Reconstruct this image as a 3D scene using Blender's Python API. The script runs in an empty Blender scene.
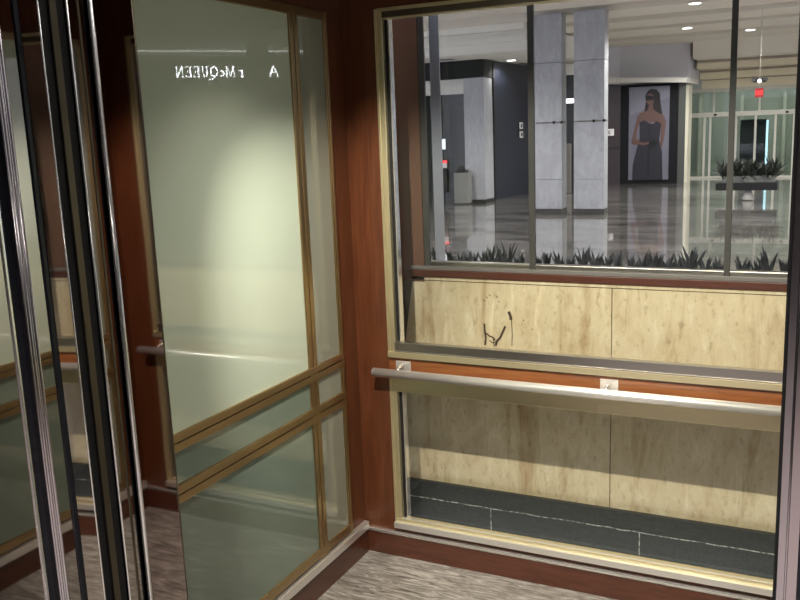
import bpy, bmesh, math, random
from mathutils import Vector, Matrix
random.seed(7)
sc = bpy.context.scene
col = sc.collection
PI = math.pi
V = Vector

# ------------------------------------------------------------------ helpers
class MB:
    def __init__(s): s.bm = bmesh.new(); s.mi = 0
    def _m(s, fs):
        for f in fs: f.material_index = s.mi
    def box(s, a, b, bev=0.0, rot=None, smooth=False):
        a, b = V(a), V(b)
        c = (a + b) / 2; d = b - a
        r = bmesh.ops.create_cube(s.bm, size=1.0)
        vs = r['verts']
        for v in vs: v.co = V((v.co.x * d.x, v.co.y * d.y, v.co.z * d.z))
        fs = list({f for v in vs for f in v.link_faces})
        s._m(fs)
        if bev > 0:
            es = list({e for v in vs for e in v.link_edges})
            r2 = bmesh.ops.bevel(s.bm, geom=es, offset=bev, segments=2, affect='EDGES', profile=.6)
            vs = list({v for f in r2['faces'] for v in f.verts} | {v for v in vs if v.is_valid})
            for f in r2['faces']: f.material_index = s.mi
            vs = list({v for v0 in vs for f in v0.link_faces for v in f.verts})
            fs = list({f for v in vs for f in v.link_faces})
        if rot is not None:
            for v in vs: v.co = rot @ v.co
        for v in vs: v.co += c
        if smooth:
            for f in fs: f.smooth = True
        return s
    def cyl(s, p0, p1, r, r2=None, n=24, caps=True, smooth=True):
        p0, p1 = V(p0), V(p1); d = p1 - p0
        r2 = r if r2 is None else r2
        q = d.to_track_quat('Z', 'Y').to_matrix()
        A = []; B = []
        for i in range(n):
            t = 2 * PI * i / n; e = V((math.cos(t), math.sin(t), 0))
            A.append(s.bm.verts.new(p0 + q @ (e * r))); B.append(s.bm.verts.new(p1 + q @ (e * r2)))
        for i in range(n):
            j = (i + 1) % n
            f = s.bm.faces.new((A[i], A[j], B[j], B[i])); f.smooth = smooth; f.material_index = s.mi
        if caps:
            for L in (list(reversed(A)), B):
                f = s.bm.faces.new(L); f.material_index = s.mi
        return s
    def tube(s, pts, rad, n=10):
        pts = [V(p) for p in pts]
        rad = rad if isinstance(rad, (list, tuple)) else [rad] * len(pts)
        rings = []
        for k, p in enumerate(pts):
            d = (pts[min(k + 1, len(pts) - 1)] - pts[max(k - 1, 0)]).normalized()
            q = d.to_track_quat('Z', 'Y').to_matrix()
            rings.append([s.bm.verts.new(p + q @ V((math.cos(2 * PI * i / n) * rad[k], math.sin(2 * PI * i / n) * rad[k], 0))) for i in range(n)])
        for a, b in zip(rings, rings[1:]):
            for i in range(n):
                j = (i + 1) % n
                f = s.bm.faces.new((a[i], a[j], b[j], b[i])); f.smooth = True; f.material_index = s.mi
        for L in (list(reversed(rings[0])), rings[-1]):
            f = s.bm.faces.new(L); f.material_index = s.mi
        return s
    def prism(s, pts, d):
        """polygon pts (3D) extruded by vector d"""
        d = V(d); A = [s.bm.verts.new(V(p)) for p in pts]; B = [s.bm.verts.new(V(p) + d) for p in pts]
        n = len(pts)
        for i in range(n):
            j = (i + 1) % n
            s.bm.faces.new((A[i], A[j], B[j], B[i])).material_index = s.mi
        s.bm.faces.new(list(reversed(A))).material_index = s.mi
        s.bm.faces.new(B).material_index = s.mi
        return s
    def build(s, name, mats, parent=None, label=None, cat=None, group=None, kind=None):
        bmesh.ops.recalc_face_normals(s.bm, faces=s.bm.faces[:])
        me = bpy.data.meshes.new(name)
        if parent is None:
            xs = [v.co.x for v in s.bm.verts]; ys = [v.co.y for v in s.bm.verts]; zs = [v.co.z for v in s.bm.verts]
            off = V(((min(xs) + max(xs)) / 2, (min(ys) + max(ys)) / 2, min(zs)))
        else:
            off = V((0, 0, 0)); q = parent
            while q: off += q.location; q = q.parent
        for v in s.bm.verts: v.co -= off
        s.bm.to_mesh(me); s.bm.free()
        for m in (mats if isinstance(mats, (list, tuple)) else [mats]): me.materials.append(m)
        o = bpy.data.objects.new(name, me); col.objects.link(o)
        if parent is None: o.location = off
        else: o.parent = parent
        tag(o, label, cat, group, kind)
        return o

def tag(o, label=None, cat=None, group=None, kind=None):
    if label: o['label'] = label
    if cat: o['category'] = cat
    if group: o['group'] = group
    if kind: o['kind'] = kind
    return o

def empty(name, loc, label=None, cat=None, group=None, kind=None):
    o = bpy.data.objects.new(name, None); o.location = loc; o.empty_display_size = .1
    col.objects.link(o); return tag(o, label, cat, group, kind)

def box(a, b, bev=0.0): return MB().box(a, b, bev)

def copy_tree(o, parent=None):
    c = o.copy(); col.objects.link(c); c.parent = parent
    for ch in list(o.children): copy_tree(ch, c)
    return c

# ------------------------------------------------------------------ materials
def srgb(r, g, b):
    f = lambda c: (c / 255 / 12.92) if c / 255 <= .04045 else ((c / 255 + .055) / 1.055) ** 2.4
    return (f(r), f(g), f(b), 1)
def mat(name, colr, rough=.5, metal=0, coat=0, spec=.5, emis=None, es=0, coat_rough=.03):
    m = bpy.data.materials.new(name); m.use_nodes = True
    b = m.node_tree.nodes['Principled BSDF']
    b.inputs['Base Color'].default_value = colr
    b.inputs['Roughness'].default_value = rough
    b.inputs['Metallic'].default_value = metal
    b.inputs['Coat Weight'].default_value = coat
    b.inputs['Coat Roughness'].default_value = coat_rough
    b.inputs['Specular IOR Level'].default_value = spec
    if emis: b.inputs['Emission Color'].default_value = emis; b.inputs['Emission Strength'].default_value = es
    return m
def nodes(m): return m.node_tree.nodes, m.node_tree.links, m.node_tree.nodes['Principled BSDF']
def coords(m, scale, rot=(0, 0, 0)):
    N, L, b = nodes(m)
    t = N.new('ShaderNodeNewGeometry'); mp = N.new('ShaderNodeMapping')
    mp.inputs['Scale'].default_value = scale; mp.inputs['Rotation'].default_value = rot
    L.new(t.outputs['Position'], mp.inputs['Vector']); return mp.outputs['Vector']
def noise(m, vec, scale=5, detail=4, rough=.55, dist=0):
    N, L, b = nodes(m); n = N.new('ShaderNodeTexNoise')
    n.inputs['Scale'].default_value = scale; n.inputs['Detail'].default_value = detail
    n.inputs['Roughness'].default_value = rough; n.inputs['Distortion'].default_value = dist
    L.new(vec, n.inputs['Vector']); return n.outputs['Fac']
def ramp(m, fac, stops):
    N, L, b = nodes(m); r = N.new('ShaderNodeValToRGB')
    e = r.color_ramp.elements
    e[0].position, e[0].color = stops[0]; e[1].position, e[1].color = stops[-1]
    for p, c in stops[1:-1]:
        x = e.new(p); x.color = c
    L.new(fac, r.inputs['Fac']); return r.outputs['Color']
def mix(m, fac, a, b_, mode='MIX'):
    N, L, b = nodes(m); x = N.new('ShaderNodeMix'); x.data_type = 'RGBA'; x.blend_type = mode
    if isinstance(fac, float): x.inputs[0].default_value = fac
    else: L.new(fac, x.inputs[0])
    for s, i in ((a, 6), (b_, 7)):
        if isinstance(s, tuple): x.inputs[i].default_value = s
        else: L.new(s, x.inputs[i])
    return x.outputs[2]
def bump(m, fac, strength=.2, dist=.002):
    N, L, b = nodes(m); x = N.new('ShaderNodeBump'); x.inputs['Strength'].default_value = strength
    x.inputs['Distance'].default_value = dist
    L.new(fac, x.inputs['Height']); L.new(x.outputs['Normal'], b.inputs['Normal'])
def setcol(m, c): N, L, b = nodes(m); L.new(c, b.inputs['Base Color'])

def make_wood(name, dark, mid, light, scale, rough=.32):
    m = mat(name, mid, rough=rough, coat=.35, coat_rough=.12)
    f = noise(m, coords(m, scale), 6, 6, .6, .6)
    setcol(m, ramp(m, f, [(.3, dark), (.5, mid), (.72, light)]))
    return m
WOOD_V = make_wood('cherry_wood_upright', (.072, .022, .0085, 1), (.105, .033, .0125, 1), (.135, .045, .017, 1), (9, 9, .7))
WOOD_H = make_wood('cherry_wood_lengthwise', (.13, .043, .014, 1), (.19, .067, .021, 1), (.23, .088, .029, 1), (.8, 9, 12))
WOOD_B = make_wood('baseboard_wood', (.058, .018, .009, 1), (.085, .027, .0135, 1), (.11, .035, .018, 1), (1.2, 1.2, 9))
BRASS = mat('aged_brass', (.80, .72, .46, 1), .34, .85)
BRASS_D = mat('dull_bronze_brass', (.42, .31, .165, 1), .33, 1)
STEELDK = mat('dark_steel', (.52, .50, .46, 1), .3, 1)
CHROME = mat('chrome', (.88, .87, .84, 1), .2, .85)
CHROMESOFT = mat('worn_bright_chrome', (.88, .87, .84, 1), .3, .82)
SATIN = mat('brushed_stainless', (.9, .89, .86, 1), .34, .8)
f = noise(SATIN, coords(SATIN, (1, 30, 60)), 20, 3); bump(SATIN, f, .06, .0005)
MIRROR = mat('mirror_steel', (.50, .46, .45, 1), .025, 1)
f = noise(MIRROR, coords(MIRROR, (1, 1, 1)), 3.5, 2); bump(MIRROR, f, .05, .004)
MIRRORB = mat('bronze_mirror_steel', (.34, .285, .28, 1), .03, 1)
f = noise(MIRRORB, coords(MIRRORB, (1, 1, 1)), 3.0, 2); bump(MIRRORB, f, .05, .004)
LOBBYSTEEL = mat('landing_mirror_steel', (.62, .56, .57, 1), .06, 1)
BRONZE = mat('bronze_strip', (.17, .145, .11, 1), .38, 1)
PURPLE = mat('landing_chrome', (.62, .58, .60, 1), .2, 1)
BLACK = mat('black_gap', (.004, .004, .005, 1), .6)
BLUEBLACK = mat('blue_black_rubber', (.006, .008, .016, 1), .35)
BACKGLASS = mat('back_painted_green_glass', (.50, .58, .465, 1), .5, coat=1.0, coat_rough=.003, spec=.3)
GLASS2 = mat('dark_green_glass_band', (.16, .21, .165, 1), .5, coat=1.0, coat_rough=.004, spec=.3)
GLASS3 = mat('grey_green_glass', (.235, .245, .195, 1), .5, coat=1.0, coat_rough=.004, spec=.3)
for g_ in (GLASS2, GLASS3): g_.node_tree.nodes['Principled BSDF'].inputs['Coat IOR'].default_value = 1.75
BACKGLASS.node_tree.nodes['Principled BSDF'].inputs['Coat IOR'].default_value = 1.75
VINYL = mat('grey_vinyl', (.2, .19, .17, 1), .38, coat=.1)
v = coords(VINYL, (1.3, 9, 1), (0, 0, .12)); f = noise(VINYL, v, 7, 8, .68, 1.2)
f2 = noise(VINYL, coords(VINYL, (.8, 14, 1), (0, 0, .12)), 11, 5, .6)
c1 = ramp(VINYL, f, [(.33, (.075, .065, .055, 1)), (.48, (.21, .195, .175, 1)), (.64, (.44, .42, .385, 1))])
c2 = ramp(VINYL, f2, [(.35, (.72, .70, .67, 1)), (.65, (1, 1, 1, 1))])
setcol(VINYL, mix(VINYL, .8, c1, c2, 'MULTIPLY'))

TRAV = mat('travertine', (.55, .43, .27, 1), .35, coat=.15)
f = noise(TRAV, coords(TRAV, (1.7, 1, .8)), 7, 10, .74, .5)
c1 = ramp(TRAV, f, [(.25, (.42, .32, .19, 1)), (.42, (.55, .46, .30, 1)), (.56, (.61, .53, .36, 1)), (.72, (.74, .69, .53, 1))])
f2 = noise(TRAV, coords(TRAV, (1, 1, .5)), 46, 6, .7)
c2 = ramp(TRAV, f2, [(.34, (.45, .37, .28, 1)), (.44, (1, 1, 1, 1)), (.9, (1.0, 1.0, 1.0, 1))])
f3 = noise(TRAV, coords(TRAV, (3.4, 1, .5)), 2.1, 7, .7, 1.0)
c3 = ramp(TRAV, f3, [(.34, (.58, .46, .34, 1)), (.47, (.98, .97, .95, 1)), (.60, (1.0, 1.0, 1.0, 1)), (.66, (1.3, 1.32, 1.38, 1))])
setcol(TRAV, mix(TRAV, .8, mix(TRAV, .45, c1, c2, 'MULTIPLY'), c3, 'MULTIPLY'))
GRANITE = mat('dark_grey_granite', (.028, .030, .030, 1), .5, spec=.25)
f = noise(GRANITE, coords(GRANITE, (1, 1, 1)), 90, 4); setcol(GRANITE, ramp(GRANITE, f, [(.35, (.022, .025, .022, 1)), (.7, (.040, .044, .038, 1))]))
MORTAR = mat('pale_mortar', (.28, .27, .24, 1), .9)
f = noise(MORTAR, coords(MORTAR, (1, 1, 1)), 60, 4); setcol(MORTAR, ramp(MORTAR, f, [(.4, (.08, .08, .075, 1)), (.6, (.42, .41, .37, 1))]))
STAIN = mat('dark_stain', (.07, .045, .03, 1), .7)
SEAM = mat('stone_seam', (.11, .085, .06, 1), .8)
LEDGEWOOD = mat('red_brown_ledge', (.085, .03, .02, 1), .3, coat=.3)
BROWNPANEL = mat('brown_lacquer', (.15, .080, .056, 1), .18, coat=.5)
PLANTERGREY = mat('planter_liner', (.05, .05, .045, 1), .8)
LEAF = mat('dusky_leaf', (.028, .04, .028, 1), .45)
f = noise(LEAF, coords(LEAF, (1, 1, 1)), 25, 2); setcol(LEAF, ramp(LEAF, f, [(.35, (.06, .066, .06, 1)), (.7, (.14, .15, .14, 1))]))
SOIL = mat('soil', (.02, .016, .012, 1), .9)
MULL = mat('mullion_grey', (.05, .049, .045, 1), .5)
def make_glass(name, tint, ior=1.45, rough=0.0):
    m = bpy.data.materials.new(name); m.use_nodes = True
    N, L = m.node_tree.nodes, m.node_tree.links; N.clear()
    o = N.new('ShaderNodeOutputMaterial'); t = N.new('ShaderNodeBsdfTransparent'); g = N.new('ShaderNodeBsdfGlossy')
    x = N.new('ShaderNodeMixShader'); fr = N.new('ShaderNodeFresnel'); fr.inputs['IOR'].default_value = ior
    t.inputs['Color'].default_value = tint; g.inputs['Roughness'].default_value = rough
    gm = N.new('ShaderNodeNewGeometry'); ml = N.new('ShaderNodeMath'); ml.operation = 'MULTIPLY_ADD'; ml.inputs[1].default_value = -1; ml.inputs[2].default_value = 1
    m2 = N.new('ShaderNodeMath'); m2.operation = 'MULTIPLY'      # only the outer face of a pane reflects
    L.new(gm.outputs['Backfacing'], ml.inputs[0]); L.new(ml.outputs[0], m2.inputs[0]); L.new(fr.outputs[0], m2.inputs[1])
    L.new(m2.outputs[0], x.inputs[0]); L.new(t.outputs[0], x.inputs[1]); L.new(g.outputs[0], x.inputs[2]); L.new(x.outputs[0], o.inputs[0])
    return m
CABGLASS = make_glass('clear_pane', (.93, .94, .93, 1), 1.5)
ENCGLASS = make_glass('enclosure_pane', (.79, .80, .84, 1), 1.5)
DOORGLASS = make_glass('green_tinted_pane', (.78, .83, .78, 1), 1.5)
DISPGLASS = make_glass('shop_pane', (.55, .60, .60, 1), 1.6)

MALLFLOOR = mat('polished_marble_floor', (.22, .2, .18, 1), .16, coat=.9, coat_rough=.03)
MALLFLOOR.node_tree.nodes['Principled BSDF'].inputs['Coat IOR'].default_value = 1.6
f = noise(MALLFLOOR, coords(MALLFLOOR, (.5, 2.2, 1)), 1.3, 7, .65, .6)
c1 = ramp(MALLFLOOR, f, [(.36, (.09, .083, .075, 1)), (.50, (.20, .19, .175, 1)), (.64, (.38, .36, .335, 1))])
setcol(MALLFLOOR, c1)
LOBBYFLOOR = mat('lobby_stone_floor', (.62, .56, .56, 1), .35)
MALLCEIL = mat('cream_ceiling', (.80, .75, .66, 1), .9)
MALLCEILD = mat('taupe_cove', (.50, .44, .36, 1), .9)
WHITE = mat('white_plaster', (.82, .80, .74, 1), .8)
MARBLE = mat('grey_white_marble', (.46, .47, .50, 1), .3)
f = noise(MARBLE, coords(MARBLE, (2, 2, .8)), 3, 8, .7, 1.5)
setcol(MARBLE, ramp(MARBLE, f, [(.3, (.33, .34, .37, 1)), (.6, (.45, .46, .49, 1)), (.8, (.55, .56, .59, 1))]))
NAVY = mat('navy_wall', (.014, .018, .030, 1), .45)
NEARBLACK = mat('charcoal_fascia', (.008, .009, .011, 1), .6, spec=.2)
GREYSTONE = mat('grey_plinth', (.055, .053, .048, 1), .5)
DARKRED = mat('dark_mahogany', (.024, .013, .013, 1), .35)
LAMP = mat('lit_lamp', (1, 1, 1, 1), emis=(1, .96, .88, 1), es=14)
COVELAMP = mat('lit_strip', (1, 1, 1, 1), emis=(1, .97, .9, 1), es=3.2)
BLUELAMP = mat('lit_blue_edge', (.6, .8, 1, 1), emis=(.55, .8, 1, 1), es=3.0)
REDLAMP = mat('lit_red_sign', (1, .1, .08, 1), emis=(1, .05, .06, 1), es=1.6)
SIGNLIT = mat('lit_white_letters', (1, 1, 1, 1), emis=(1, 1, .98, 1), es=17)
WHITESIGN = mat('white_sign', (.75, .75, .75, 1), .5)
GREYMETAL = mat('grey_metal_grille', (.16, .15, .14, 1), .5)
DOORFRAME = mat('pale_door_frame', (.55, .54, .47, 1), .35)
CREAMPIL = mat('cream_pilaster', (.80, .77, .62, 1), .4)
CABCEIL = mat('cab_ceiling_panel', (.5, .49, .46, 1), .5)
SHAFTBLK = mat('shaft_dark', (.02, .022, .022, 1), .6)
LOBBYWALL = mat('lobby_plaster_wall', (.07, .065, .07, 1), .5)

# ------------------------------------------------------------------ the cab shell
W, D, H = 2.03, 1.70, 2.36
box((0, -D, -.06), (W, 0, 0)).build('floor', VINYL, kind='structure', label='grey streaked vinyl plank floor of the elevator cab')
m = MB().box((0, -D, H), (W, .06, H + .05)); m.build('ceiling', CABCEIL, kind='structure')

# back wall : openings  x .141..1.889 ; upper z .85..2.165 ; lower z .13..(.765)
XL, XR = .141, W - .141
wb = MB()
wb.box((-.04, 0, 0), (XL, .05, H)).box((XR, 0, 0), (W + .04, .05, H)).box((XL, 0, 2.163), (XR, .05, H)).box((XL, 0, 0), (XR, .05, .128))
wall_back = wb.build('wall_back', WOOD_V, kind='structure')
MB().box((XL, 0, .762), (XR, .05, .849)).build('rail_band', WOOD_H, wall_back, label='orange-brown wooden band behind the handrail')

def window(name, z0, z1, top_w, bot_parts, lower):
    w = empty(name, ((XL + XR) / 2, 0, z0), kind='structure')
    fr = MB()
    for s in (0, 1):
        def bx(a, b, y0, y1, z0_, z1_, bev=.0015):
            if s: a, b = W - b, W - a
            fr.box((a, y0, z0_), (b, y1, z1_), bev)
        bx(XL, XL + .010, -.008, .03, z0, z1)
        bx(XL + .010, XL + .031, -.004, .03, z0 + .004, z1 - .004)
    (fr if lower else MB()).box((XL + .01, -.006, z1 - top_w), (XR - .01, .03, z1), .0015)
    if not lower:
        box((XL + .031, -.004, z1 - top_w + .004), (XR - .031, .03, z1 - .008)).build('head_strip', BRONZE, w)
        fr.box((XL + .03, -.007, z1 - top_w), (XR - .03, .03, z1 - top_w + .005), .001)
    fr.box((XL + .01, -.010, z1 - .010), (XR - .01, .0, z1 + .002), .001)
    for (a, b, y0) in bot_parts: fr.box((XL, y0, a), (XR, .03, b), .0015)
    fr.build('window_frame', BRASS, w)
    g = MB()
    for s in (0, 1):
        a, b = XL + .031, XL + .047
        if s: a, b = W - b, W - a
        g.box((a, .016, z0), (b, .04, z1))
    g.build('gasket', BLACK, w)
    g = MB()
    for s in (0, 1):
        a, b = XL + .047, XL + .052
        if s: a, b = W - b, W - a
        g.box((a, .01, z0), (b, .04, z1), .001)
    g.build('chrome_bead', CHROME, w)
    return w
w1 = window('window_1', .849, 2.165, .037, [(.849, .872, -.012)], False)
m = MB().box((XL + .03, -.006, .872), (XR - .03, .03, .908), .002).box((XL + .03, -.010, .9065), (XR - .03, .02, .911), .0012).box((XL + .03, -.010, .873), (XR - .03, .01, .877), .0012)
m.build('glazing_bar', STEELDK, w1, label='dark polished steel bar under the upper pane')
box((XL + .045, .028, .905), (XR - .045, .034, 2.13)).build('pane', CABGLASS, w1)
w2 = window('window_2', .128, .764, .055, [(.135, .166, -.006)], True)
m = MB().box((XL, -.020, .128), (XR, .01, .152), .002)
m.build('chrome_sill', CHROMESOFT, w2, label='white-bright chrome sill')
m = MB()
for z in (.157, .161, .165): m.box((XL + .03, -.002, z), (XR - .03, .01, z + .0022))
m.build('glazing_bead', CHROMESOFT, w2)
box((XL + .045, .028, .16), (XR - .045, .034, .712)).build('pane', CABGLASS, w2)

# baseboards
def baseboard(name, a, b, ta, tb, ca, cb, cm=None):
    o = box(a, b, .002).build(name, WOOD_B, kind='structure')
    MB().box(ta, tb, .003).box(ca, cb, .001).build('chrome_strip', cm or CHROMESOFT, o)
    return o
baseboard('baseboard_back', (.0, -.012, 0), (W, .0, .092), (.0, -.018, .099), (W, 0, .110), (0, -.0145, .094), (W, 0, .098), CHROME)
baseboard('baseboard_left', (0, -D, 0), (.016, -.012, .096), (0, -D, .104), (.024, -.014, .136), (0, -D, .098), (.018, -.014, .103))
baseboard('baseboard_right', (W - .016, -D, 0), (W, -.012, .096), (W - .024, -D, .104), (W, -.014, .136), (W - .018, -D, .098), (W, -.014, .103))

# side walls
def side_wall(name, right):
    def X(x): return W - x if right else x
    def B(m, a, b, bev=0):
        xa, xb = sorted((X(a[0]), X(b[0]))); m.box((xa, a[1], a[2]), (xb, b[1], b[2]), bev)
    m = MB(); B(m, (-.05, -D, 0), (0, 0, H)); 
    w = m.build(name, WOOD_V, kind='structure')
    t = empty('glass_panelling', (X(0), -.8, .14), 'pale green glass panelling in brass trim on the %s cab wall' % ('right' if right else 'left'), 'wall panel', 'green glass side panelling')
    ys = [(-D + .01, -.378), (-.330, -.152)]
    zs = [(.178, .684), (.732, .838), (.884, 2.128)]
    for (z0, z1) in zs:
        for (y0, y1) in ys:
            m = MB(); B(m, (.001, y0 - .012, z0 - .012), (.006, y1 + .012, z1 + .012)); m.build('glass_pane', GLASS3 if y0 > -.5 else (BACKGLASS if z0 > .85 else GLASS2), t, label='grey-green pane' if y0 > -.5 else ('pale mint upper pane' if z0 > .85 else 'darker green lower pane'))
    # verticals: border, double mullion
    for (a, b) in ((-.155, -.128),):
        m = MB(); B(m, (0, a, .14), (.011, b, 2.156), .002); B(m, (.008, a + .009, .15), (.015, b - .006, 2.15), .002); m.build('brass_trim', BRASS_D, t)
    for (a, b) in ((-.381, -.356), (-.352, -.327)):
        m = MB(); B(m, (0, a, .14), (.013, b, 2.156), .003); m.build('brass_trim', BRASS_D, t)
    for (a, b) in ((.678, .703), (.707, .734), (.834, .859), (.863, .888)):
        m = MB(); B(m, (0, -D, a), (.0145, -.128, b), .003); m.build('brass_trim', BRASS_D, t)
    for (a, b) in ((.146, .181), (2.126, 2.156)):
        m = MB(); B(m, (0, -D, a), (.012, -.128, b), .003); m.build('brass_trim', BRASS_D, t)
    return w
side_wall('wall_left', False); side_wall('wall_right', True)

# handrail
RZ, RY = .797, -.058
hr = empty('handrail', (W / 2, RY, .78), 'round brushed stainless handrail running across the back wall between the two windows', 'handrail')
MB().cyl((.099, RY, RZ), (W - .099, RY, RZ), .0175, n=32).build('rail', SATIN, hr)
MB().cyl((.0965, RY, RZ), (.0992, RY, RZ), .0165, n=32).build('end_cap', CHROME, hr); MB().cyl((W - .0992, RY, RZ), (W - .0965, RY, RZ), .0165, n=32).build('end_cap', CHROME, hr)
for bx_ in (.205, 1.012, 1.825):
    p = box((bx_ - .032, -.006, .772), (bx_ + .032, 0, .836), .0015).build('bracket_plate', SATIN, hr)
    m = MB().tube([(bx_, -.004, .822), (bx_, -.028, .822), (bx_, -.047, .818), (bx_, -.056, .809), (bx_, -.058, .797)], [.007, .007, .007, .0065, .006], 12)
    m.build('bracket_arm', CHROME, p)

# ceiling downlights of the cab (real lamps)
def spot(name, loc, target, energy, angle, blend=.5, rad=.03, colr=(1, .915, .80)):
    l = bpy.data.lights.new(name, 'SPOT'); l.energy = energy; l.spot_size = math.radians(angle); l.spot_blend = blend
    l.shadow_soft_size = rad; l.color = colr
    o = bpy.data.objects.new(name, l); o.location = loc
    o.rotation_euler = (V(target) - V(loc)).to_track_quat('-Z', 'Y').to_euler(); col.objects.link(o); return o
def downlight(x, y, z, label, r=.045, group=None, lamp=LAMP, ring=CHROME):
    t = empty('downlight', (x, y, z), label, 'ceiling light', group)
    n = 28; m = MB()
    m.cyl((x, y, z - .006), (x, y, z), r * 1.25, n=n); m.build('trim_ring', ring, t)
    MB().cyl((x, y, z - .009), (x, y, z - .006), r, n=n).build('lamp', lamp, t)
    return t
for x, y, e, ang, lb in ((.54, -.76, 45, 92, 'left rear recessed downlight in the cab ceiling'), (1.50, -.74, 10, 92, 'right rear recessed downlight in the cab ceiling'),
                        (.60, -1.42, 180, 68, 'left front recessed downlight in the cab ceiling'), (1.48, -1.42, 180, 68, 'right front recessed downlight in the cab ceiling')):
    downlight(x, y, H, lb)
    if y > -1: spot('cab_lamp', (x, y, H - .02), (x + (-.22 if x < 1 else .2), y - .04, .4), e, ang, 1.0, .03)
    else: spot('cab_lamp', (x, y, H - .02), (x, .3, .5), e, ang, .5, .015)

# ------------------------------------------------------------------ the entrance, left side (plane x = .414)
XM = .414; ZT = 2.42
rp = empty('return_panel', (XM - .1, -1.62, 0), 'wide bronze-mirror steel return panel, nearest the pale green glass wall', 'steel panel')
box((.02, -1.677, 0), (XM, -1.571, ZT)).build('panel_face', MIRRORB, rp)
m = MB().cyl((XM - .003, -1.572, 0), (XM - .003, -1.572, ZT), .004, n=16); m.build('bronze_edge', BRONZE, rp)
m = MB().cyl((XM - .004, -1.681, 0), (XM - .004, -1.681, ZT), .0052, n=20); m.build('chrome_edge', CHROME, rp)
box((.02, -1.706, -.02), (XM - .014, -1.6865, ZT)).build('black_reveal', BLACK, rp)

cd = empty('elevator_door', (XM - .1, -1.725, 0), 'retracted inner cab door edge, narrow mirror strip with bright chrome corner', 'elevator door', 'retracted door leaves')
box((-.55, -1.740, 0), (XM, -1.706, ZT)).build('door_panel', MIRROR, cd)
m = MB().box((XM - .012, -1.719, 0), (XM + .0015, -1.7135, ZT), .0005); m.build('edge_seam', BRONZE, cd)
m = MB().cyl((XM - .001, -1.7415, 0), (XM - .001, -1.7415, ZT), .0026, n=16); m.build('chrome_edge', CHROME, cd)
hd = empty('elevator_door', (XM - .1, -1.78, 0), 'retracted outer landing door edge, thin dull bronze strip between two black gaps', 'elevator door', 'retracted door leaves')
box((-.55, -1.765, -.02), (XM - .006, -1.744, ZT)).build('door_gasket', BLACK, hd)
box((-.55, -1.782, 0), (XM, -1.7665, ZT), .001).build('door_panel', BRONZE, hd)
box((-.55, -1.8055, -.02), (XM - .006, -1.783, ZT)).build('door_gasket', BLACK, hd)

df = empty('door_frame', (XM - .05, -1.95, -.02), 'mirror-polished landing door frame with black reveals at the far left of the view', 'door frame')
m = MB().cyl((XM - .001, -1.8075, 0), (XM - .001, -1.8075, ZT), .0019, n=16); m.build('chrome_edge', CHROME, df)
# splayed mirror strip
a = math.radians(6.8)
p0 = V((XM - .0005 , -1.8095)); L_ = .045
p1 = p0 + V((math.sin(a) * L_, -math.cos(a) * L_))
m = MB().prism([(p0.x, p0.y, 0), (p1.x, p1.y, 0), (p1.x - .03, p1.y, 0), (p0.x - .03, p0.y, 0)], (0, 0, ZT))
m.build('mirror_strip', MIRROR, df)
box((.3, -1.8635, -.02), (XM + .0035, -1.8545, ZT)).build('reveal', BLUEBLACK, df)
box((.3, -1.894, 0), (XM + .0, -1.8635, ZT)).build('mirror_strip', MIRROR, df)
m = MB()
for k in range(4):
    y = -1.8965 - k * .0052
    m.cyl((XM + .0, y, 0), (XM + .0, y, ZT), .0034 if k % 2 == 0 else .0024, n=14)
m.box((.3, -1.9145, 0), (XM, -1.893, ZT))
m.build('fluted_post', PURPLE, df, label='bright fluted chrome post')
box((.3, -1.9395, -.02), (XM - .012, -1.9145, ZT)).build('reveal', BLUEBLACK, df)
m = MB().box((XM - .012, -1.9455, 0), (XM + .003, -1.9395, ZT), .0015); m.build('chrome_edge', CHROME, df)
box((.3, -2.2, 0), (XM, -1.9455, ZT)).build('jamb_mirror', MIRROR, df, label='outermost mirror face of the jamb')

# right side of the entrance
rr = empty('return_panel', (W - .2, -1.62, 0), 'mirror steel return panel right of the opening', 'steel panel')
box((W - XM + .03, -1.679, 0), (W - .02, -1.571, ZT)).build('panel_face', MIRRORB, rr)
rd = empty('elevator_door', (W, -1.75, 0), 'retracted right-hand door leaf behind the landing frame', 'elevator door', 'retracted door leaves')
box((W - XM + .03, -1.742, 0), (W + .5, -1.706, ZT)).build('door_panel', MIRROR, rd)
rf = empty('door_frame', (1.72, -1.88, 0), 'polished landing door frame with black rubber edge at the far right of the view', 'door frame')
m = MB().box((1.6325, -1.898, 0), (1.6365, -1.80, ZT)); m.build('rubber_edge', BLACK, rf)
m = MB().box((1.6365, -1.900, 0), (1.6455, -1.80, ZT), .001).cyl((1.6462, -1.9005, 0), (1.6462, -1.9005, ZT), .0014, n=12); m.build('frame_edge', PURPLE, rf)
box((1.647, -1.8985, 0), (1.6585, -1.80, ZT)).build('jamb_mirror', LOBBYSTEEL, rf)
box((1.6585, -1.893, 0), (1.75, -1.80, ZT)).build('reveal', BLUEBLACK, rf)

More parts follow.
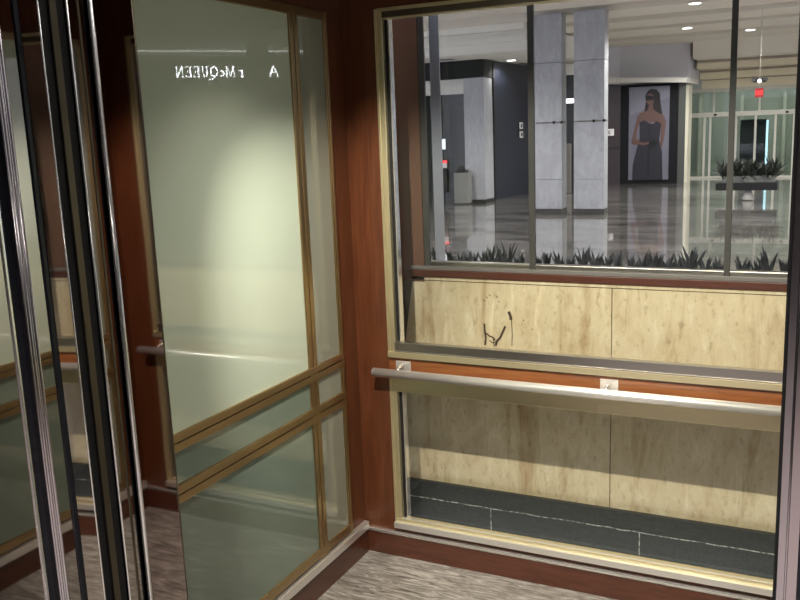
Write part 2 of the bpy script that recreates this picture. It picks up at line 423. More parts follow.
# sill and landing
box((.3, -1.95, -.06), (1.75, -1.70, -.003)).build('trim_1', SATIN, kind='structure')
box((-4, -9, -.06), (6, -1.95, -.002)).build('floor_landing', LOBBYFLOOR, kind='structure')
MB().box((-4, -1.95, -.05), (.30, -1.82, 3.0)).box((1.75, -1.95, -.05), (6, -1.82, 3.0)).box((.30, -1.95, 2.42), (1.75, -1.82, 3.0)).build('wall_front', LOBBYWALL, kind='structure')
box((-4, -9.1, 0), (6, -9, 3.0)).build('wall_lobby', LOBBYWALL, kind='structure')
box((-4.1, -9, 0), (-4, -1.95, 3.0)).build('wall_lobby_left', LOBBYWALL, kind='structure')
box((6, -9, 0), (6.1, -1.95, 3.0)).build('wall_lobby_right', LOBBYWALL, kind='structure')
box((-4, -9, 3.0), (6, -1.9, 3.05)).build('ceiling_lobby', LOBBYWALL, kind='structure')
for x, y in ((-.6, -3.6), (1.9, -4.2), (3.2, -3.2)):
    downlight(x, y, 3.0, {-.6: 'lobby ceiling downlight left of the cab entrance', 1.9: 'lobby ceiling downlight straight outside the cab entrance', 3.2: 'lobby ceiling downlight right of the cab entrance'}[x], .05)
    spot('lobby_lamp', (x, y, 2.97), (x, y, 0), 160, 140, .6, .04, (1, .93, .88))

# ------------------------------------------------------------------ knee wall and glass enclosure behind the cab
Y0 = .30
kw = empty('wall_parapet', (1.0, Y0 + .1, -.55), kind='structure')
# travertine facing slabs, dark seam between
def slab(pts, name='travertine_slab'): return MB().prism([(x, Y0, z) for x, z in pts], (0, .03, 0)).build(name, TRAV, kw)
slab([(.113, 1.104), (.0685, .829), (.055, .2135), (.948, .2135), (.951, 1.104)])
slab([(.9545, 1.104), (.9515, .2135), (2.3, .2135), (2.3, 1.104)])
box((.10, Y0 + .004, 1.104), (2.3, Y0 + .035, 1.108)).build('seam', SEAM, kw)
box((.112, Y0 - .004, 1.108), (2.3, Y0 + .03, 1.122)).build('travertine_cap', TRAV, kw)
box((.02, Y0 + .006, .2), (2.3, Y0 + .12, 1.12)).build('backing', SEAM, kw)
box((-.1, Y0 - .02, -.6), (2.3, Y0 + .05, .2135)).build('granite_base', GRANITE, kw)
m = MB()
import itertools
pts = [(-.05 + .05 * i, .135 + random.uniform(-.0022, .0022)) for i in range(48)]
for (xa, za), (xb, zb) in zip(pts, pts[1:]):
    m.prism([(xa, Y0 - .0212, za), (xb, Y0 - .0212, zb), (xb, Y0 - .0212, zb + .004), (xa, Y0 - .0212, za + .004)], (0, .002, 0))
for x in (.45 - .62, .45, 1.07, 1.69): m.box((x, Y0 - .0212, -.3), (x + .0035, Y0 - .019, .136))
m.build('mortar_joint', MORTAR, kw)
# dark branching stain
m = MB()
def streak(ps, w):
    for (xa, za), (xb, zb) in zip(ps, ps[1:]):
        n = V((zb - za, -(xb - xa))).normalized() * w
        m.prism([(xa - n.x, Y0 - .0008, za - n.y), (xb - n.x, Y0 - .0008, zb - n.y), (xb + n.x, Y0 - .0008, zb + n.y), (xa + n.x, Y0 - .0008, za + n.y)], (0, .0012, 0))
streak([(.433, .935), (.434, .905), (.438, .875), (.434, .845)], .0042); streak([(.434, .90), (.452, .885), (.47, .880), (.478, .868)], .003)
streak([(.523, .93), (.512, .905), (.50, .88), (.486, .865), (.48, .845)], .0048); streak([(.535, .985), (.55, .96), (.552, .90), (.55, .85)], .0016)
streak([(.538, .992), (.546, .975), (.548, .958)], .006); streak([(.452, .866), (.47, .855), (.49, .87)], .0018); streak([(.47, .88), (.474, .84)], .002)
for x, z in ((.43, 1.035), (.446, 1.045), (.458, 1.055), (.49, 1.05), (.497, 1.03), (.434, 1.03), (.635, .925), (.60, .96)):
    m.box((x - .002, Y0 - .0008, z - .002), (x + .003, Y0 + .0004, z + .002))
m.build('stain', STAIN, kw)
# left return of the shaft: granite below, lacquered brown panel above
wl = box((-.10, .06, -.6), (.02, Y0 - .022, 1.06)).build('wall_shaft_left', GRANITE, kind='structure')
box((2.3, .06, -.6), (2.4, .6, 1.12)).build('wall_shaft_right', GRANITE, kind='structure')
box((-.1, .06, -.65), (2.4, .6, -.6)).build('floor_shaft', SHAFTBLK, kind='structure')
m = MB().box((-.08, .07, 1.06), (.005, .20, 2.9)).box((.0, Y0 - .004, 1.10), (.172, Y0 + .012, 2.9), .002)
bp = m.build('corner_panel', BROWNPANEL, None, 'brown lacquered corner panel of the glass enclosure left of the dark mullions', 'wall panel')
m = MB().box((1.63, Y0 - .004, 1.155), (2.12, Y0 + .012, 2.9), .002).box((2.06, .07, 1.13), (2.14, Y0 - .004, 2.9), .004)
m.build('corner_panel', BROWNPANEL, None, 'brown lacquered corner panel at the right end, seen mirrored in the steel jamb', 'wall panel')

en = empty('window_3', (1.0, Y0 + .06, 1.122), kind='structure')
m = MB().box((.085, Y0 - .012, 1.1225), (2.3, Y0 + .13, 1.152), .003); m.build('ledge', LEDGEWOOD, en, label='red-brown ledge')
box((.11, Y0 - .006, 1.152), (2.3, Y0 + .05, 1.168), .002).build('sill_rail', GREYMETAL, en)
box((.13, Y0 + .004, 1.168), (2.3, Y0 + .04, 1.186), .003).build('sill_rail', STEELDK, en)
for x0, x1 in ((.628, .654), (1.350, 1.373), (2.07, 2.095)):
    box((x0, Y0 - .004, 1.16), (x1 - .002, Y0 + .012, 2.9), .002).build('mullion', MULL, en)
box((.173, Y0 - .002, 1.16), (.198, Y0 + .012, 2.9), .002).build('mullion', MULL, en)
box((.17, Y0 + .026, 1.18), (2.3, Y0 + .036, 2.9)).build('pane', ENCGLASS, en)
ps = box((.207, Y0 + .037, 1.186), (.250, Y0 + .042, 2.9), .001).build('steel_post', SATIN, en)
ps.data.materials[0] = mat('pale_steel', (.8, .81, .8, 1), .35, .1)
box((.17, Y0 + .0, 2.9), (2.3, Y0 + .1, 3.0)).build('head_rail', MULL, en)

# planting trough behind the enclosure
tr = MB().box((.15, .42, 1.02), (2.3, .62, 1.128)).box((.15, .42, 1.125), (2.3, .43, 1.135))
trough = tr.build('planter_trough', PLANTERGREY, None, 'long low grey trough holding the row of spiky plants behind the glass', 'planter')
box((.16, .43, 1.125), (2.29, .61, 1.129)).build('soil', SOIL, trough)
px = [(.145, .072), (.203, .05), (.241, .04), (.285, .05), (.320, .055), (.36, .06), (.397, .08), (.434, .06), (.471, .095), (.518, .045), (.60, .04), (.640, .055), (.69, .06), (.74, .05), (.79, .085), (.84, .06), (.885, .05),
      (.935, .07), (.98, .05), (1.03, .06), (1.076, .08), (1.12, .06), (1.165, .055), (1.215, .10), (1.265, .05), (1.31, .045), (1.40, .055), (1.447, .06), (1.485, .092), (1.543, .06), (1.58, .07), (1.64, .08), (1.72, .06)]
def leaf(m, base, ang, lean, ln, w):
    d = V((math.cos(ang) * math.sin(lean), math.sin(ang) * math.sin(lean), math.cos(lean)))
    sdir = V((math.cos(.4), math.sin(.4), 0)); b = V(base); nrm = d.cross(sdir).normalized() * .0012
    prev = None
    ring = []
    for t, ww in ((0, .3), (.25, .8), (.5, 1), (.75, .7), (1, .05)):
        c = b + d * ln * t + V((math.cos(ang), math.sin(ang), 0)) * (.12 * ln * t * t)
        ring.append([m.bm.verts.new(c + sdir * w * ww + nrm), m.bm.verts.new(c - sdir * w * ww + nrm), m.bm.verts.new(c - sdir * w * ww - nrm), m.bm.verts.new(c + sdir * w * ww - nrm)])
    for a_, b_ in zip(ring, ring[1:]):
        for i in range(4):
            j = (i + 1) % 4; m.bm.faces.new((a_[i], a_[j], b_[j], b_[i]))
    m.bm.faces.new(ring[0]); m.bm.faces.new(list(reversed(ring[-1])))
for k, (x, h) in enumerate(px):
    m = MB(); y = .5 + random.uniform(-.015, .015)
    for i in range(10 + (k % 4)):
        leaf(m, (x + random.uniform(-.008, .008), y + random.uniform(-.01, .01), 1.128), random.uniform(0, 2 * PI), random.uniform(.05, .38), (h + .028) * random.uniform(.6, 1.0), random.uniform(.004, .0075))
    leaf(m, (x, y, 1.128), random.choice((0, PI)), random.uniform(.03, .2), h + .035, .0055)
    m.build('spiky_plant', LEAF, None, 'small dark spiky leaved plant in the row behind the enclosure glass', 'plant', 'row of spiky plants in the trough')

# ------------------------------------------------------------------ the mall beyond
ZF, ZC = -.40, 4.28
box((-16, .62, ZF - .1), (24, 36, ZF)).build('floor_mall', MALLFLOOR, kind='structure')
# ceiling with raised trays running across
m = MB(); m.mi = 0
edges = [.35, 6.0, 7.6, 10.5, 12, 14.2, 15.4, 16.9, 18.1, 19.6, 20.6, 22.2, 23.0, 25.0, 26.2, 36]
for i in range(len(edges) - 1):
    a_, b_ = edges[i], edges[i + 1]
    z = ZC if i % 2 == 0 else ZC + .22
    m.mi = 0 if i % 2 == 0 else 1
    m.box((-16, a_, z), (24, b_, z + .3))
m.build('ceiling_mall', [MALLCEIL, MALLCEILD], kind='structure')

def column(x0, x1, y0, y1, lb):
    t = empty('marble_column', ((x0 + x1) / 2, (y0 + y1) / 2, ZF), lb, 'column', 'tall square marble columns')
    m = MB(); seams = [ZF + .12, .43, 1.79, 3.18, ZC + .02]
    for a_, b_ in zip(seams, seams[1:]): m.box((x0, y0, a_ + .006), (x1, y1, b_), .006)
    m.build('shaft', MARBLE, t)
    box((x0 - .015, y0 - .015, ZF), (x1 + .015, y1 + .015, ZF + .122)).build('plinth', GREYSTONE, t)
    m = MB().box((x0 + .03, y0 - .012, 1.775), (x1 + .012, y0 + .01, 1.81)).box((x1 - .01, y0 - .01, 1.775), (x1 + .012, y1 + .012, 1.81))
    bnd = m.build('metal_band', GREYMETAL, t)
    m = MB().cyl((x0 + .48, y0 - .03, 1.793), (x0 + .48, y0, 1.793), .035).cyl((x1 - .0, y0 - .03, 1.793), (x1, y0, 1.793), .035)
    m.build('knob', BLACK, bnd)
column(-4.758, -4.09, 17.7, 18.1, 'left one of the two tall grey-white marble columns, beside the dark mullion')
column(-3.80, -3.08, 17.7, 18.1, 'right one of the two tall grey-white marble columns, nearer the woman poster')

# storefront on the left: white bulkhead, charcoal fascia, marble pier, navy wall
SF = empty('storefront', (-8, 21, ZF), 'corner storefront with charcoal fascia, marble piers, glass front and navy side wall', 'shopfront')
box((-14, 20.66, 3.138), (-7.16, 21.2, 3.63)).build('fascia', NEARBLACK, SF)
box((-7.7, 20.70, 3.14), (-7.15, 21.45, 3.63)).build('fascia', NEARBLACK, SF)
m = MB().box((-14, 19.0, 3.63), (-5.3, 25.6, 3.86)).box((-14, 18.8, 3.86), (-5.3, 25.6, 4.0)).box((-14, 18.9, 4.0), (-5.3, 25.6, 4.12)).box((-14, 18.6, 4.12), (-5.3, 25.6, ZC - .002)); m.build('bulkhead', WHITE, SF)
box((-7.78, 20.68, ZF + .1), (-7.17, 21.40, 3.138), .004).build('marble_pier', MARBLE, SF)
box((-7.8, 20.66, ZF), (-7.15, 21.4, ZF + .1)).build('plinth', BLACK, SF)
box((-14, 20.9, 2.72), (-7.78, 21.0, 3.14)).build('transom_panel', WHITE, SF)
box((-14, 20.9, ZF), (-7.78, 20.92, 2.72)).build('pane', DISPGLASS, SF)
box((-9.05, 20.86, ZF), (-8.95, 20.95, 2.72)).build('door_post', NEARBLACK, SF)
box((-8.62, 20.86, ZF), (-8.56, 20.95, 2.72)).build('door_post', NEARBLACK, SF)
box((-14, 24.2, ZF), (-7.3, 24.3, 3.6)).build('shop_back_wall', NEARBLACK, SF)
m = MB().prism([(-7.20, 21.40, ZF), (-6.95, 28.4, ZF + .0), (-7.3, 28.4, ZF + .0), (-7.3, 21.40, ZF + .0)], (0, 0, 4.03)); m.build('navy_wall', NAVY, SF)
m = MB().box((-7.19, 21.40, ZF), (-7.13, 21.52, 3.63)); m.build('corner_post', BLACK, SF)
for vx in (-8.9,):
    m = MB()
    m.box((-8.25, 19.75, 3.615), (-7.75, 20.05, 3.63))
    m.build('air_vent', GREYMETAL, SF)
m = MB().box((-7.0, 23.2, 3.615), (-6.8, 24.2, 3.63)); m.build('air_vent', GREYMETAL, SF)
# two small signs on the navy wall
m = MB()
m.box((-7.075, 23.55, 1.66), (-7.045, 23.80, 1.86)).box((-7.075, 23.55, 1.38), (-7.045, 23.80, 1.58)); sg = m.build('wall_sign', WHITESIGN, None, 'pair of small square white notice plates on the navy storefront wall', 'sign')
for z in (1.70, 1.43):
    MB().box((-7.0455, 23.60, z), (-7.042, 23.66, z + .11)).box((-7.0455, 23.655, z + .07), (-7.042, 23.70, z + .085)).box((-7.0455, 23.69, z), (-7.042, 23.75, z + .11)).build('figure_mark', NAVY, sg)
# kiosk stand in front of the pier
ks = empty('host_stand', (-7.72, 20.3, ZF), 'grey host stand with a dark device on top in front of the marble pier', 'stand')
box((-7.93, 20.15, ZF + .04), (-7.50, 20.45, .50), .01).build('body', mat('stand_grey', (.20, .20, .19, 1), .5), ks)
m = MB().box((-7.86, 20.17, .50), (-7.58, 20.43, .58), .02).prism([(-7.84, 20.2, .58), (-7.60, 20.2, .58), (-7.62, 20.2, .70), (-7.80, 20.2, .72)], (0, .03, 0)); m.build('device', BLACK, ks)
# small displays in the shop front
d1 = box((-8.58, 20.80, 1.16), (-8.45, 20.85, 1.46)).build('display_card', mat('card_white', (.8, .82, .82, 1), emis=(.9, .95, 1, 1), es=1.2), None, 'upper white lit card in the left shop glass', 'sign')
d2 = MB(); d2.box((-8.58, 20.80, .62), (-8.42, 20.85, .76)); d2.mi = 1; d2.box((-8.58, 20.80, .76), (-8.42, 20.85, .84)); d2.mi = 2; d2.box((-8.58, 20.81, -.1), (-8.43, 20.86, .62))
d2.build('display_card', [WHITESIGN, REDLAMP, BLACK], None, 'white card with red top edge on a black stand in the left shop', 'sign')

# dark pylon seen in the gap of the columns
py = empty('pylon_sign', (-5.6, 24.2, ZF), 'dark upright sign panel with a bright bar, in the gap between the marble columns', 'sign')
box((-5.80, 24.1, ZF), (-5.36, 24.3, 3.23)).build('panel', mat('pylon_dark', (.02, .022, .025, 1), .4), py)
box((-5.76, 24.08, 2.38), (-5.40, 24.1, 2.52)).build('bright_bar', COVELAMP, py)
box((-5.75, 24.0, ZF), (-5.56, 24.1, 1.15), .03).build('handle_panel', GREYMETAL, py)
box((-5.80, 24.08, 3.23), (-5.36, 24.35, 3.55)).build('cap_panel', WHITE, py)

# poster store block
th = math.atan2(1.3, 1.62) * .0 + math.radians(9)
def P(u, dpt, z, o=V((-4.72, 28.0))):   # u along the wall, dpt outwards
    return (o.x + u * math.cos(th) + dpt * math.sin(th), o.y + u * math.sin(th) - dpt * math.cos(th), z)
def wbox(m, u0, u1, d0, d1, z0, z1):
    m.prism([P(u0, d0, z0), P(u1, d0, z0), P(u1, d1, z0), P(u0, d1, z0)], (0, 0, z1 - z0)); return m
PB = empty('storefront', (-3.8, 28.6, ZF), 'dark storefront block carrying the tall woman poster beside the entrance doors', 'shopfront')
wbox(MB(), -.35, 1.75, -1.2, 0, ZF, 2.98).build('dark_wall', NEARBLACK, PB)
wbox(MB(), 1.75, 1.98, -1.2, .04, ZF, 2.94).build('corner_pier', mat('corner_grey', (.07, .075, .07, 1), .4), PB)
m = MB().prism([(-7.0, 25.9, ZF), (-4.86, 27.9, ZF), (-4.95, 28.1, ZF), (-7.1, 26.0, ZF)], (0, 0, 3.49)); m.build('mahogany_wall', DARKRED, PB)
m = MB().prism([(-7.0, 25.8, .86), (-4.86, 27.8, .86), (-4.9, 27.95, .86), (-7.0, 25.95, .86)], (0, 0, .05)); m.build('ledge', BLACK, PB)
m = MB(); m.prism([(-7.0, 25.6, 3.08), (-4.95, 27.55, 3.08), (-2.70, 27.9, 2.96), (-2.6, 30.2, 2.96), (-7.0, 30.2, 3.08)], (0, 0, .16)); m.build('soffit', WHITE, PB)
m = MB(); m.prism([(-7.0, 26.2, 3.125), (-4.95, 28.2, 3.125), (-2.70, 28.6, 3.125), (-2.6, 30.2, 3.125), (-7.0, 30.2, 3.125)], (0, 0, 1.152)); m.build('upper_wall', mat('lavender_grey_plaster', (.66, .64, .68, 1), .8), PB)
MB().box((-2.84, 28.7, ZF), (-2.72, 29.5, 2.9)).build('pilaster', CREAMPIL, PB, label='narrow cream pilaster at the corner')
# EN sign
m = MB().prism([(-5.36, 27.32, 1.30), (-5.02, 27.63, 1.30), (-5.04, 27.65, 1.30), (-5.38, 27.34, 1.30)], (0, 0, .23)); en_s = m.build('wall_sign', WHITESIGN, None, 'small white sign plate with dark letters EN on the mahogany wall', 'sign')

STROKES = {
 'A': [((0, 0), (.5, 1), .07), ((.5, 1), (1, 0), .17), ((.22, .38), (.76, .38), .06), ((-.12, 0), (.14, 0), .06), ((.82, 0), (1.14, 0), .06)],
 'r': [((.3, 0), (.3, .62), .16), ((.3, .5), (.75, .62), .09), ((.05, 0), (.6, 0), .06), ((.05, .6), (.3, .6), .06), ((.7, .62), (.82, .55), .12)],
 'R': [((.2, 0), (.2, 1), .16), ((.2, 1), (.65, .97), .07), ((.65, .97), (.82, .75), .13), ((.82, .75), (.62, .52), .13), ((.62, .52), (.2, .52), .07), ((.5, .52), (.98, 0), .16), ((0, 0), (.4, 0), .06)],
 'M': [((.08, 0), (.14, 1), .06), ((.14, 1), (.52, .05), .16), ((.52, .05), (.9, 1), .06), ((.92, 1), (.98, 0), .17), ((-.06, 0), (.22, 0), .06), ((.82, 0), (1.12, 0), .06), ((0, 1), (.2, 1), .06), ((.86, 1), (1.06, 1), .06)],
 'c': [((.75, .5), (.5, .62), .08), ((.5, .62), (.22, .5), .11), ((.22, .5), (.15, .3), .15), ((.15, .3), (.25, .08), .12), ((.25, .08), (.52, 0), .09), ((.52, 0), (.8, .12), .07)],
 'Q': [((.5, 1), (.2, .86), .1), ((.2, .86), (.05, .5), .16), ((.05, .5), (.2, .14), .16), ((.2, .14), (.5, 0), .1), ((.5, 0), (.8, .14), .1), ((.8, .14), (.95, .5), .16), ((.95, .5), (.8, .86), .16), ((.8, .86), (.5, 1), .1), ((.45, .02), (.8, -.24), .12), ((.8, -.24), (1.25, -.26), .07)],
 'U': [((.18, 1), (.18, .3), .16), ((.18, .3), (.34, .04), .13), ((.34, .04), (.62, .02), .09), ((.62, .02), (.82, .28), .08), ((.82, .28), (.82, 1), .06), ((0, 1), (.36, 1), .06), ((.68, 1), (.98, 1), .06)],
 'E': [((.22, 0), (.22, 1), .16), ((.05, 1), (.85, 1), .07), ((.2, .52), (.68, .52), .06), ((.05, 0), (.88, 0), .07), ((.85, 1), (.86, .8), .06), ((.88, 0), (.92, .22), .06), ((.68, .62), (.68, .42), .06)],
 'N': [((.15, 0), (.15, 1), .06), ((.12, 1), (.88, .02), .17), ((.88, 0), (.88, 1), .06), ((0, 0), (.3, 0), .06), ((.74, 1), (1.04, 1), .06), ((0, 1), (.2, 1), .06)],
 'X': [((.1, 0), (.9, 1), .07), ((.1, 1), (.9, 0), .17)], 'I': [((.5, 0), (.5, 1), .18)], 'T': [((.5, 0), (.5, 1), .18), ((.05, 1), (.95, 1), .1)],
}
def letter(m, ch, fn, w, h, d):
    """fn(u, v) -> 3D point; strokes become raised bars"""
    for (a_, b_, t) in STROKES[ch]:
        pa, pb = V((a_[0] * w, a_[1] * h)), V((b_[0] * w, b_[1] * h)); dd = (pb - pa).normalized(); n = V((-dd.y, dd.x)) * t * h * .40; e = dd * t * h * .2
        m.prism([fn(*(pa - n - e)), fn(*(pb - n + e)), fn(*(pb + n + e)), fn(*(pa + n - e))], d)
m = MB()
for k, ch in enumerate('EN'):
    def fn(u, v_, k=k):
        s = .05 + k * .15 + u; return (-5.36 + s * .74, 27.30 + s * .67, 1.35 + v_)
    letter(m, ch, fn, .11, .13, (.012, -.012, 0))
m.build('lettering', NAVY, en_s)

# the poster: print of a woman in sunglasses and dark dress
pst = empty('poster', P(.62, .02, -.2), 'tall poster of a long-haired woman in sunglasses and a dark corset dress', 'poster')
wbox(MB(), .12, 1.46, 0, .03, -.26, 2.90).build('backing', mat('poster_grey', (.15, .15, .19, 1), .35), pst)
POR = V((0, 0))
def shape(name, pts, colr, dep, thick=.004):
    # pts in photo-like units: u 0..1 across, v 0..1 upwards
    mm = MB().prism([P(.12 + u * 1.34, dep, -.26 + v_ * 3.16) for u, v_ in pts], V(P(0, thick, 0)) - V(P(0, 0, 0)))
    mm.build(name, colr, pst)
SKIN = mat('print_skin', (.12, .065, .055, 1), .4); HAIRM = mat('print_hair', (.016, .010, .011, 1), .4)
DRESS = mat('print_dress', (.018, .018, .026, 1), .4); SHADE = mat('print_black', (.01, .01, .012, 1), .3); PALE = mat('print_pale', (.20, .20, .25, 1), .4)
shape('print_field', [(.04, .70), (1.0, .88), (1, 1), (0, 1)], PALE, .03)
shape('print_hair', [(.46, .955), (.56, .975), (.68, .965), (.76, .92), (.78, .82), (.82, .72), (.84, .66), (.74, .62), (.62, .70), (.5, .66), (.37, .62), (.38, .74), (.42, .84), (.40, .90)], HAIRM, .034)
shape('print_skin', [(.43, .90), (.50, .93), (.60, .91), (.62, .86), (.60, .82), (.60, .76), (.70, .725), (.86, .69), (.92, .62), (.90, .50), (.84, .36), (.76, .32), (.74, .36), (.80, .44), (.80, .56), (.74, .62), (.60, .62), (.42, .62), (.30, .64), (.22, .56), (.19, .45), (.38, .415), (.56, .43), (.62, .40), (.40, .375), (.10, .39), (.07, .42), (.16, .58), (.22, .70), (.30, .725), (.46, .745), (.49, .79), (.47, .82), (.43, .84)], SKIN, .038)
shape('print_dress', [(.27, .625), (.38, .645), (.50, .615), (.60, .60), (.70, .635), (.80, .60), (.78, .50), (.76, .42), (.84, .30), (.86, .0), (.10, .0), (.12, .18), (.22, .36), (.28, .44)], DRESS, .042)
shape('print_skin', [(.24, .42), (.42, .405), (.58, .425), (.56, .395), (.40, .375), (.24, .39)], SKIN, .046)
shape('print_lips', [(.475, .815), (.53, .818), (.53, .806), (.48, .803)], mat('print_lip', (.10, .03, .03, 1), .4), .05)
shape('print_pleat', [(.50, .60), (.53, .60), (.52, .05), (.48, .05)], SHADE, .045)
shape('print_glasses', [(.41, .895), (.50, .905), (.62, .89), (.66, .875), (.62, .865), (.56, .845), (.52, .862), (.48, .85), (.42, .86)], SHADE, .05)
shape('print_bag', [(.52, .42), (.66, .43), (.72, .38), (.64, .34), (.50, .37)], SHADE, .05)

# entrance doors
YE = 30.76
de = empty('door_1', (-.5, YE, ZF), kind='structure')
fr = MB().box((-3.13, YE - .1, 2.67), (4.2, YE + .1, 2.80)).box((-3.13, YE - .12, 1.80), (4.2, YE + .1, 1.96), .01).box((-3.13, YE - .06, ZF), (4.2, YE + .06, ZF + .07))
for x in (-3.10, -2.16, -.64, 1.0, 2.6): fr.box((x, YE - .06, 1.9), (x + .07, YE + .06, 2.7))
fr.build('door_frame', DOORFRAME, de)
for x in (-3.07, -2.47, -2.27, -1.63, -1.40, -.75, -.1, .50, .72, 1.32, 1.9, 2.6):
    mm = box((x, YE - .05, ZF), (x + .075, YE + .05, 1.81), .005).build('stile', DOORFRAME, de)
box((-3.1, YE - .005, ZF), (4.2, YE + .005, 2.7)).build('pane', DOORGLASS, de)
for x in (-2.06, .30, 2.3): box((x - .05, YE - .17, 1.84), (x + .05, YE - .12, 1.91), .01).build('door_sensor', BLACK, de)
# wall above doors with coves
m = MB(); m.mi = 0
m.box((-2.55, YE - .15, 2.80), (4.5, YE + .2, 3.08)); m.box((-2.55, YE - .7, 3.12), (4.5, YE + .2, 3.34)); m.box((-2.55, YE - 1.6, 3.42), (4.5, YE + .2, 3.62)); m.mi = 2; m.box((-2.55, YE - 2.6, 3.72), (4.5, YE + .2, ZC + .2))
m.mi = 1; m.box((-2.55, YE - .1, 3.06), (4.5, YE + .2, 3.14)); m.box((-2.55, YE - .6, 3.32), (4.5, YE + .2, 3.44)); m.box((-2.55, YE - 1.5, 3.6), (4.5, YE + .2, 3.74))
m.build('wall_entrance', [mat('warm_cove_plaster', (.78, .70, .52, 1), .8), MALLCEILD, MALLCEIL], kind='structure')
# vestibule beyond
box((-4, 34.5, ZF), (5, 34.6, 4)).build('wall_vestibule', mat('pale_green_grey', (.36, .38, .34, 1), .7), kind='structure')
m = MB()
for k in range(5): m.box((-3.1 + k * 1.55, 34.3, ZF), (-2.98 + k * 1.55, 34.5, 2.6))
m.build('trim_2', DOORFRAME, kind='structure')
sc_ = empty('standing_screen', (-.8, 31.5, ZF), 'large dark navy screen with a glowing pale blue right edge behind the entrance glass', 'screen')
box((-1.28, 31.45, .0), (-.40, 31.55, 1.66)).build('screen', NAVY, sc_)
box((-.40, 31.45, .0), (-.33, 31.52, 1.62)).build('lit_edge', BLUELAMP, sc_)
box((-1.0, 31.4, ZF), (-.7, 31.6, 0)).build('foot', BLACK, sc_)

# bench planter
YB = 21.5
bp_ = empty('bench_planter', (-.2, YB, ZF), 'dark slab planter with leafy plants on the marble floor before the doors', 'planter')
box((-.96, YB - .3, -.12), (.54, YB + .35, .07), .01).build('slab', BLACK, bp_)
m = MB().cyl((-.17, YB, ZF + .02), (-.17, YB, -.12), .17, .07, n=20); m.build('glint_pedestal', WHITE, bp_, label='small white cone under the slab, its foot and a painted lamp reflection')  # white cone paints a lamp's reflection under the planter, and carries the slab
box((-.82, YB - .15, .07), (.46, YB + .25, .24), .01).build('trough', mat('trough_pale', (.22, .23, .21, 1), .5), bp_)
m = MB(); random.seed(3)
for i in range(520):
    x = random.uniform(-.95, .55); y = YB + random.uniform(-.3, .35)
    leaf(m, (max(-.8, min(.44, x)), y * .6 + YB * .4, .16 + random.uniform(0, .22)), random.uniform(0, 2 * PI), random.uniform(.1, 1.7), random.uniform(.2, .42), random.uniform(.018, .032))
m.build('foliage', mat('planter_leaf', (.016, .022, .015, 1), .5), bp_)['kind'] = 'stuff'

# exit sign and emergency light hanging from the ceiling
ex = empty('exit_sign', (.07, 20.4, 2.2), 'small red lit exit sign hanging before the entrance doors', 'sign')
box((-.02, 20.38, 2.20), (.17, 20.44, 2.42), .006).build('sign_box', mat('exit_dark', (.09, .01, .012, 1), .4, emis=(1, .03, .04, 1), es=.55), ex)
m = MB()
for k, ch in enumerate('EXIT'):
    letter(m, ch, lambda u, v_, k=k: (-.008 + k * .043 + u, 20.376, 2.26 + v_), .032, .10, (0, .005, 0))
m.build('lettering', REDLAMP, ex)
m = MB().cyl((.075, 20.41, 2.42), (.075, 20.41, 2.52), .006).cyl((.075, 20.41, 2.68), (.075, 20.41, ZC), .006); m.build('rod', WHITE, ex)
el = empty('emergency_light', (.075, 20.3, 2.52), 'black twin-head emergency light with a white lamp right above the red sign', 'emergency light')
m = MB().box((-.02, 20.36, 2.56), (.17, 20.45, 2.66), .01); m.cyl((-.06, 20.33, 2.63), (-.04, 20.40, 2.60), .06, .05, n=16); m.cyl((.21, 20.33, 2.63), (.19, 20.40, 2.60), .06, .05, n=16); m.build('housing', BLACK, el)
MB().cyl((.075, 20.33, 2.59), (.075, 20.36, 2.59), .05, n=20).build('lamp', mat('soft_lamp', (1, 1, .95, 1), emis=(1, .98, .9, 1), es=1.6), el)

# downlights of the mall ceiling
DL = [(-6.55, 19.0, ZC, 'mall ceiling downlight above the corner storefront'), (-6.75, 21.9, 3.63, None), (-1.18, 18.2, ZC, 'nearer one of the two bright downlights right of the columns'),
      (-2.1, 23.6, ZC, 'farther one of the two bright downlights right of the columns'), (-.6, 25.7, ZC, None), (2.5, 12, ZC, None), (-3.5, 11, ZC, None), (-8, 14, ZC, None), (2.0, 20, ZC, None), (5, 26, ZC, None), (7, 16, ZC, None)]
DLN = {1: 'small downlight in the soffit along the navy wall', 4: 'farthest mall downlight before the entrance coves', 5: 'mall downlight over the bare floor, right of the cab axis', 6: 'mall downlight in front of the left column',
       7: 'mall downlight far to the left over the concourse', 8: 'mall downlight over the bench planter', 9: 'mall downlight right of the entrance doors', 10: 'mall downlight near the lit letter sign'}
for i, (x, y, z, lb) in enumerate(DL):
    downlight(x, y, z, lb or DLN[i], .13, 'recessed mall downlights', LAMP, WHITE)
    spot('mall_lamp', (x, y, z - .03), (x, y, 0), 260 if i == 1 else 1500, 155, .4, .12, (1, .93, .82))

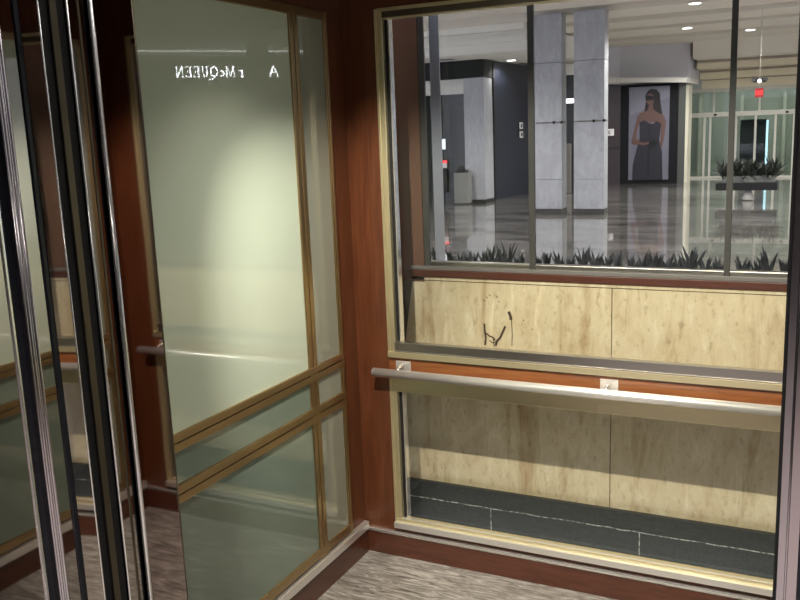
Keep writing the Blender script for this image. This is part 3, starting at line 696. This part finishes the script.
# right-hand side of the mall, seen only in the green glass: lit letters, column, cove
SU = V((.643, -.766)); SN = V((-.766, -.643)); SO = V((12.4, 18.0))   # the sign wall stands at an angle to the concourse
def SP(a, d, z): p = SO + SU * a + SN * d; return (p.x, p.y, z)
def sbox(a0, a1, d0, d1, z0, z1): return MB().prism([SP(a0, d0, z0), SP(a1, d0, z0), SP(a1, d1, z0), SP(a0, d1, z0)], (0, 0, z1 - z0))
sbox(-4.5, 9.5, -.4, -.02, ZF, 4.26).build('wall_shop', mat('olive_dark_wall', (.07, .075, .06, 1), .5), kind='structure')
def make_sign(text, a, z, w, h, lb):
    t = empty('letter_sign', SP(a, 0, z), lb, 'sign', 'lit shop name letters')
    for ch in text:
        ww = w * {'M': 1.25, 'Q': 1.15, 'N': 1.1, 'r': .85, 'c': .75, 'A': 1.3}.get(ch, .95)
        m = MB(); letter(m, ch, lambda u, v_: SP(a + u, 0, z + v_), ww * .80, h, (SN.x * .015, SN.y * .015, 0)); m.build('letter', SIGNLIT, t)
        a += ww + (.05 if ch == 'r' else 0)
make_sign('A', -.12, 3.385, .24, .27, 'lit white letter A standing alone, reflected in the green glass')
make_sign('rMcQUEEN', .86, 3.385, .232, .27, 'lit white serif letters r McQUEEN, reflected in the green glass')
sbox(-4.5, 9.5, .0, .7, 4.07, 4.20).build('trim_3', WHITE, kind='structure')
sbox(-4.5, 9.5, .0, .35, 3.93, 4.0).build('trim_4', WHITE, kind='structure')
cl = sbox(-4.5, 9.5, .1, .14, 4.03, 4.055).build('cove_light', COVELAMP, None, 'long cove light strip above the lit letters', 'ceiling light')
box((9.36, 13.0, ZF), (9.73, 13.3, ZC)).build('marble_column', mat('olive_column', (.10, .10, .085, 1), .5), None, 'dark column standing in front of the lit letter wall', 'column')

def area(name, loc, sx, sy, e, colr, rot=(0, 0, 0)):
    l = bpy.data.lights.new(name, 'AREA'); l.shape = 'RECTANGLE'; l.size = sx; l.size_y = sy; l.energy = e; l.color = colr
    o = bpy.data.objects.new(name, l); o.location = loc; o.rotation_euler = rot; col.objects.link(o); return o
area('vestibule_lamp', (0, 32.6, 3.3), 6, 1.5, 200, (1, 1, .9))

# ------------------------------------------------------------------ world, camera, view
w = bpy.data.worlds.new('World'); sc.world = w; w.use_nodes = True
w.node_tree.nodes['Background'].inputs[0].default_value = (.92, .93, 1, 1)
w.node_tree.nodes['Background'].inputs[1].default_value = 2.4
cam = bpy.data.cameras.new('Camera'); co = bpy.data.objects.new('Camera', cam); col.objects.link(co)
cam.sensor_width = 36; cam.lens = 865.89 / 800 * 36; cam.clip_start = .02; cam.clip_end = 200
yaw, pitch, roll = .4607, .1919, -.0397
fw = V((-math.sin(yaw) * math.cos(pitch), math.cos(yaw) * math.cos(pitch), -math.sin(pitch)))
r0 = V((math.cos(yaw), math.sin(yaw), 0)); u0 = r0.cross(fw)
r = r0 * math.cos(roll) + u0 * math.sin(roll); u = -r0 * math.sin(roll) + u0 * math.cos(roll)
M = Matrix((r, u, -fw)).transposed().to_4x4(); M.translation = V((1.6677, -2.9579, 1.7217)); co.matrix_world = M
sc.camera = co
sc.view_settings.view_transform = 'Standard'; sc.view_settings.look = 'None'; sc.view_settings.gamma = 1; sc.view_settings.use_curve_mapping = False
sc.view_settings.exposure = 0.16
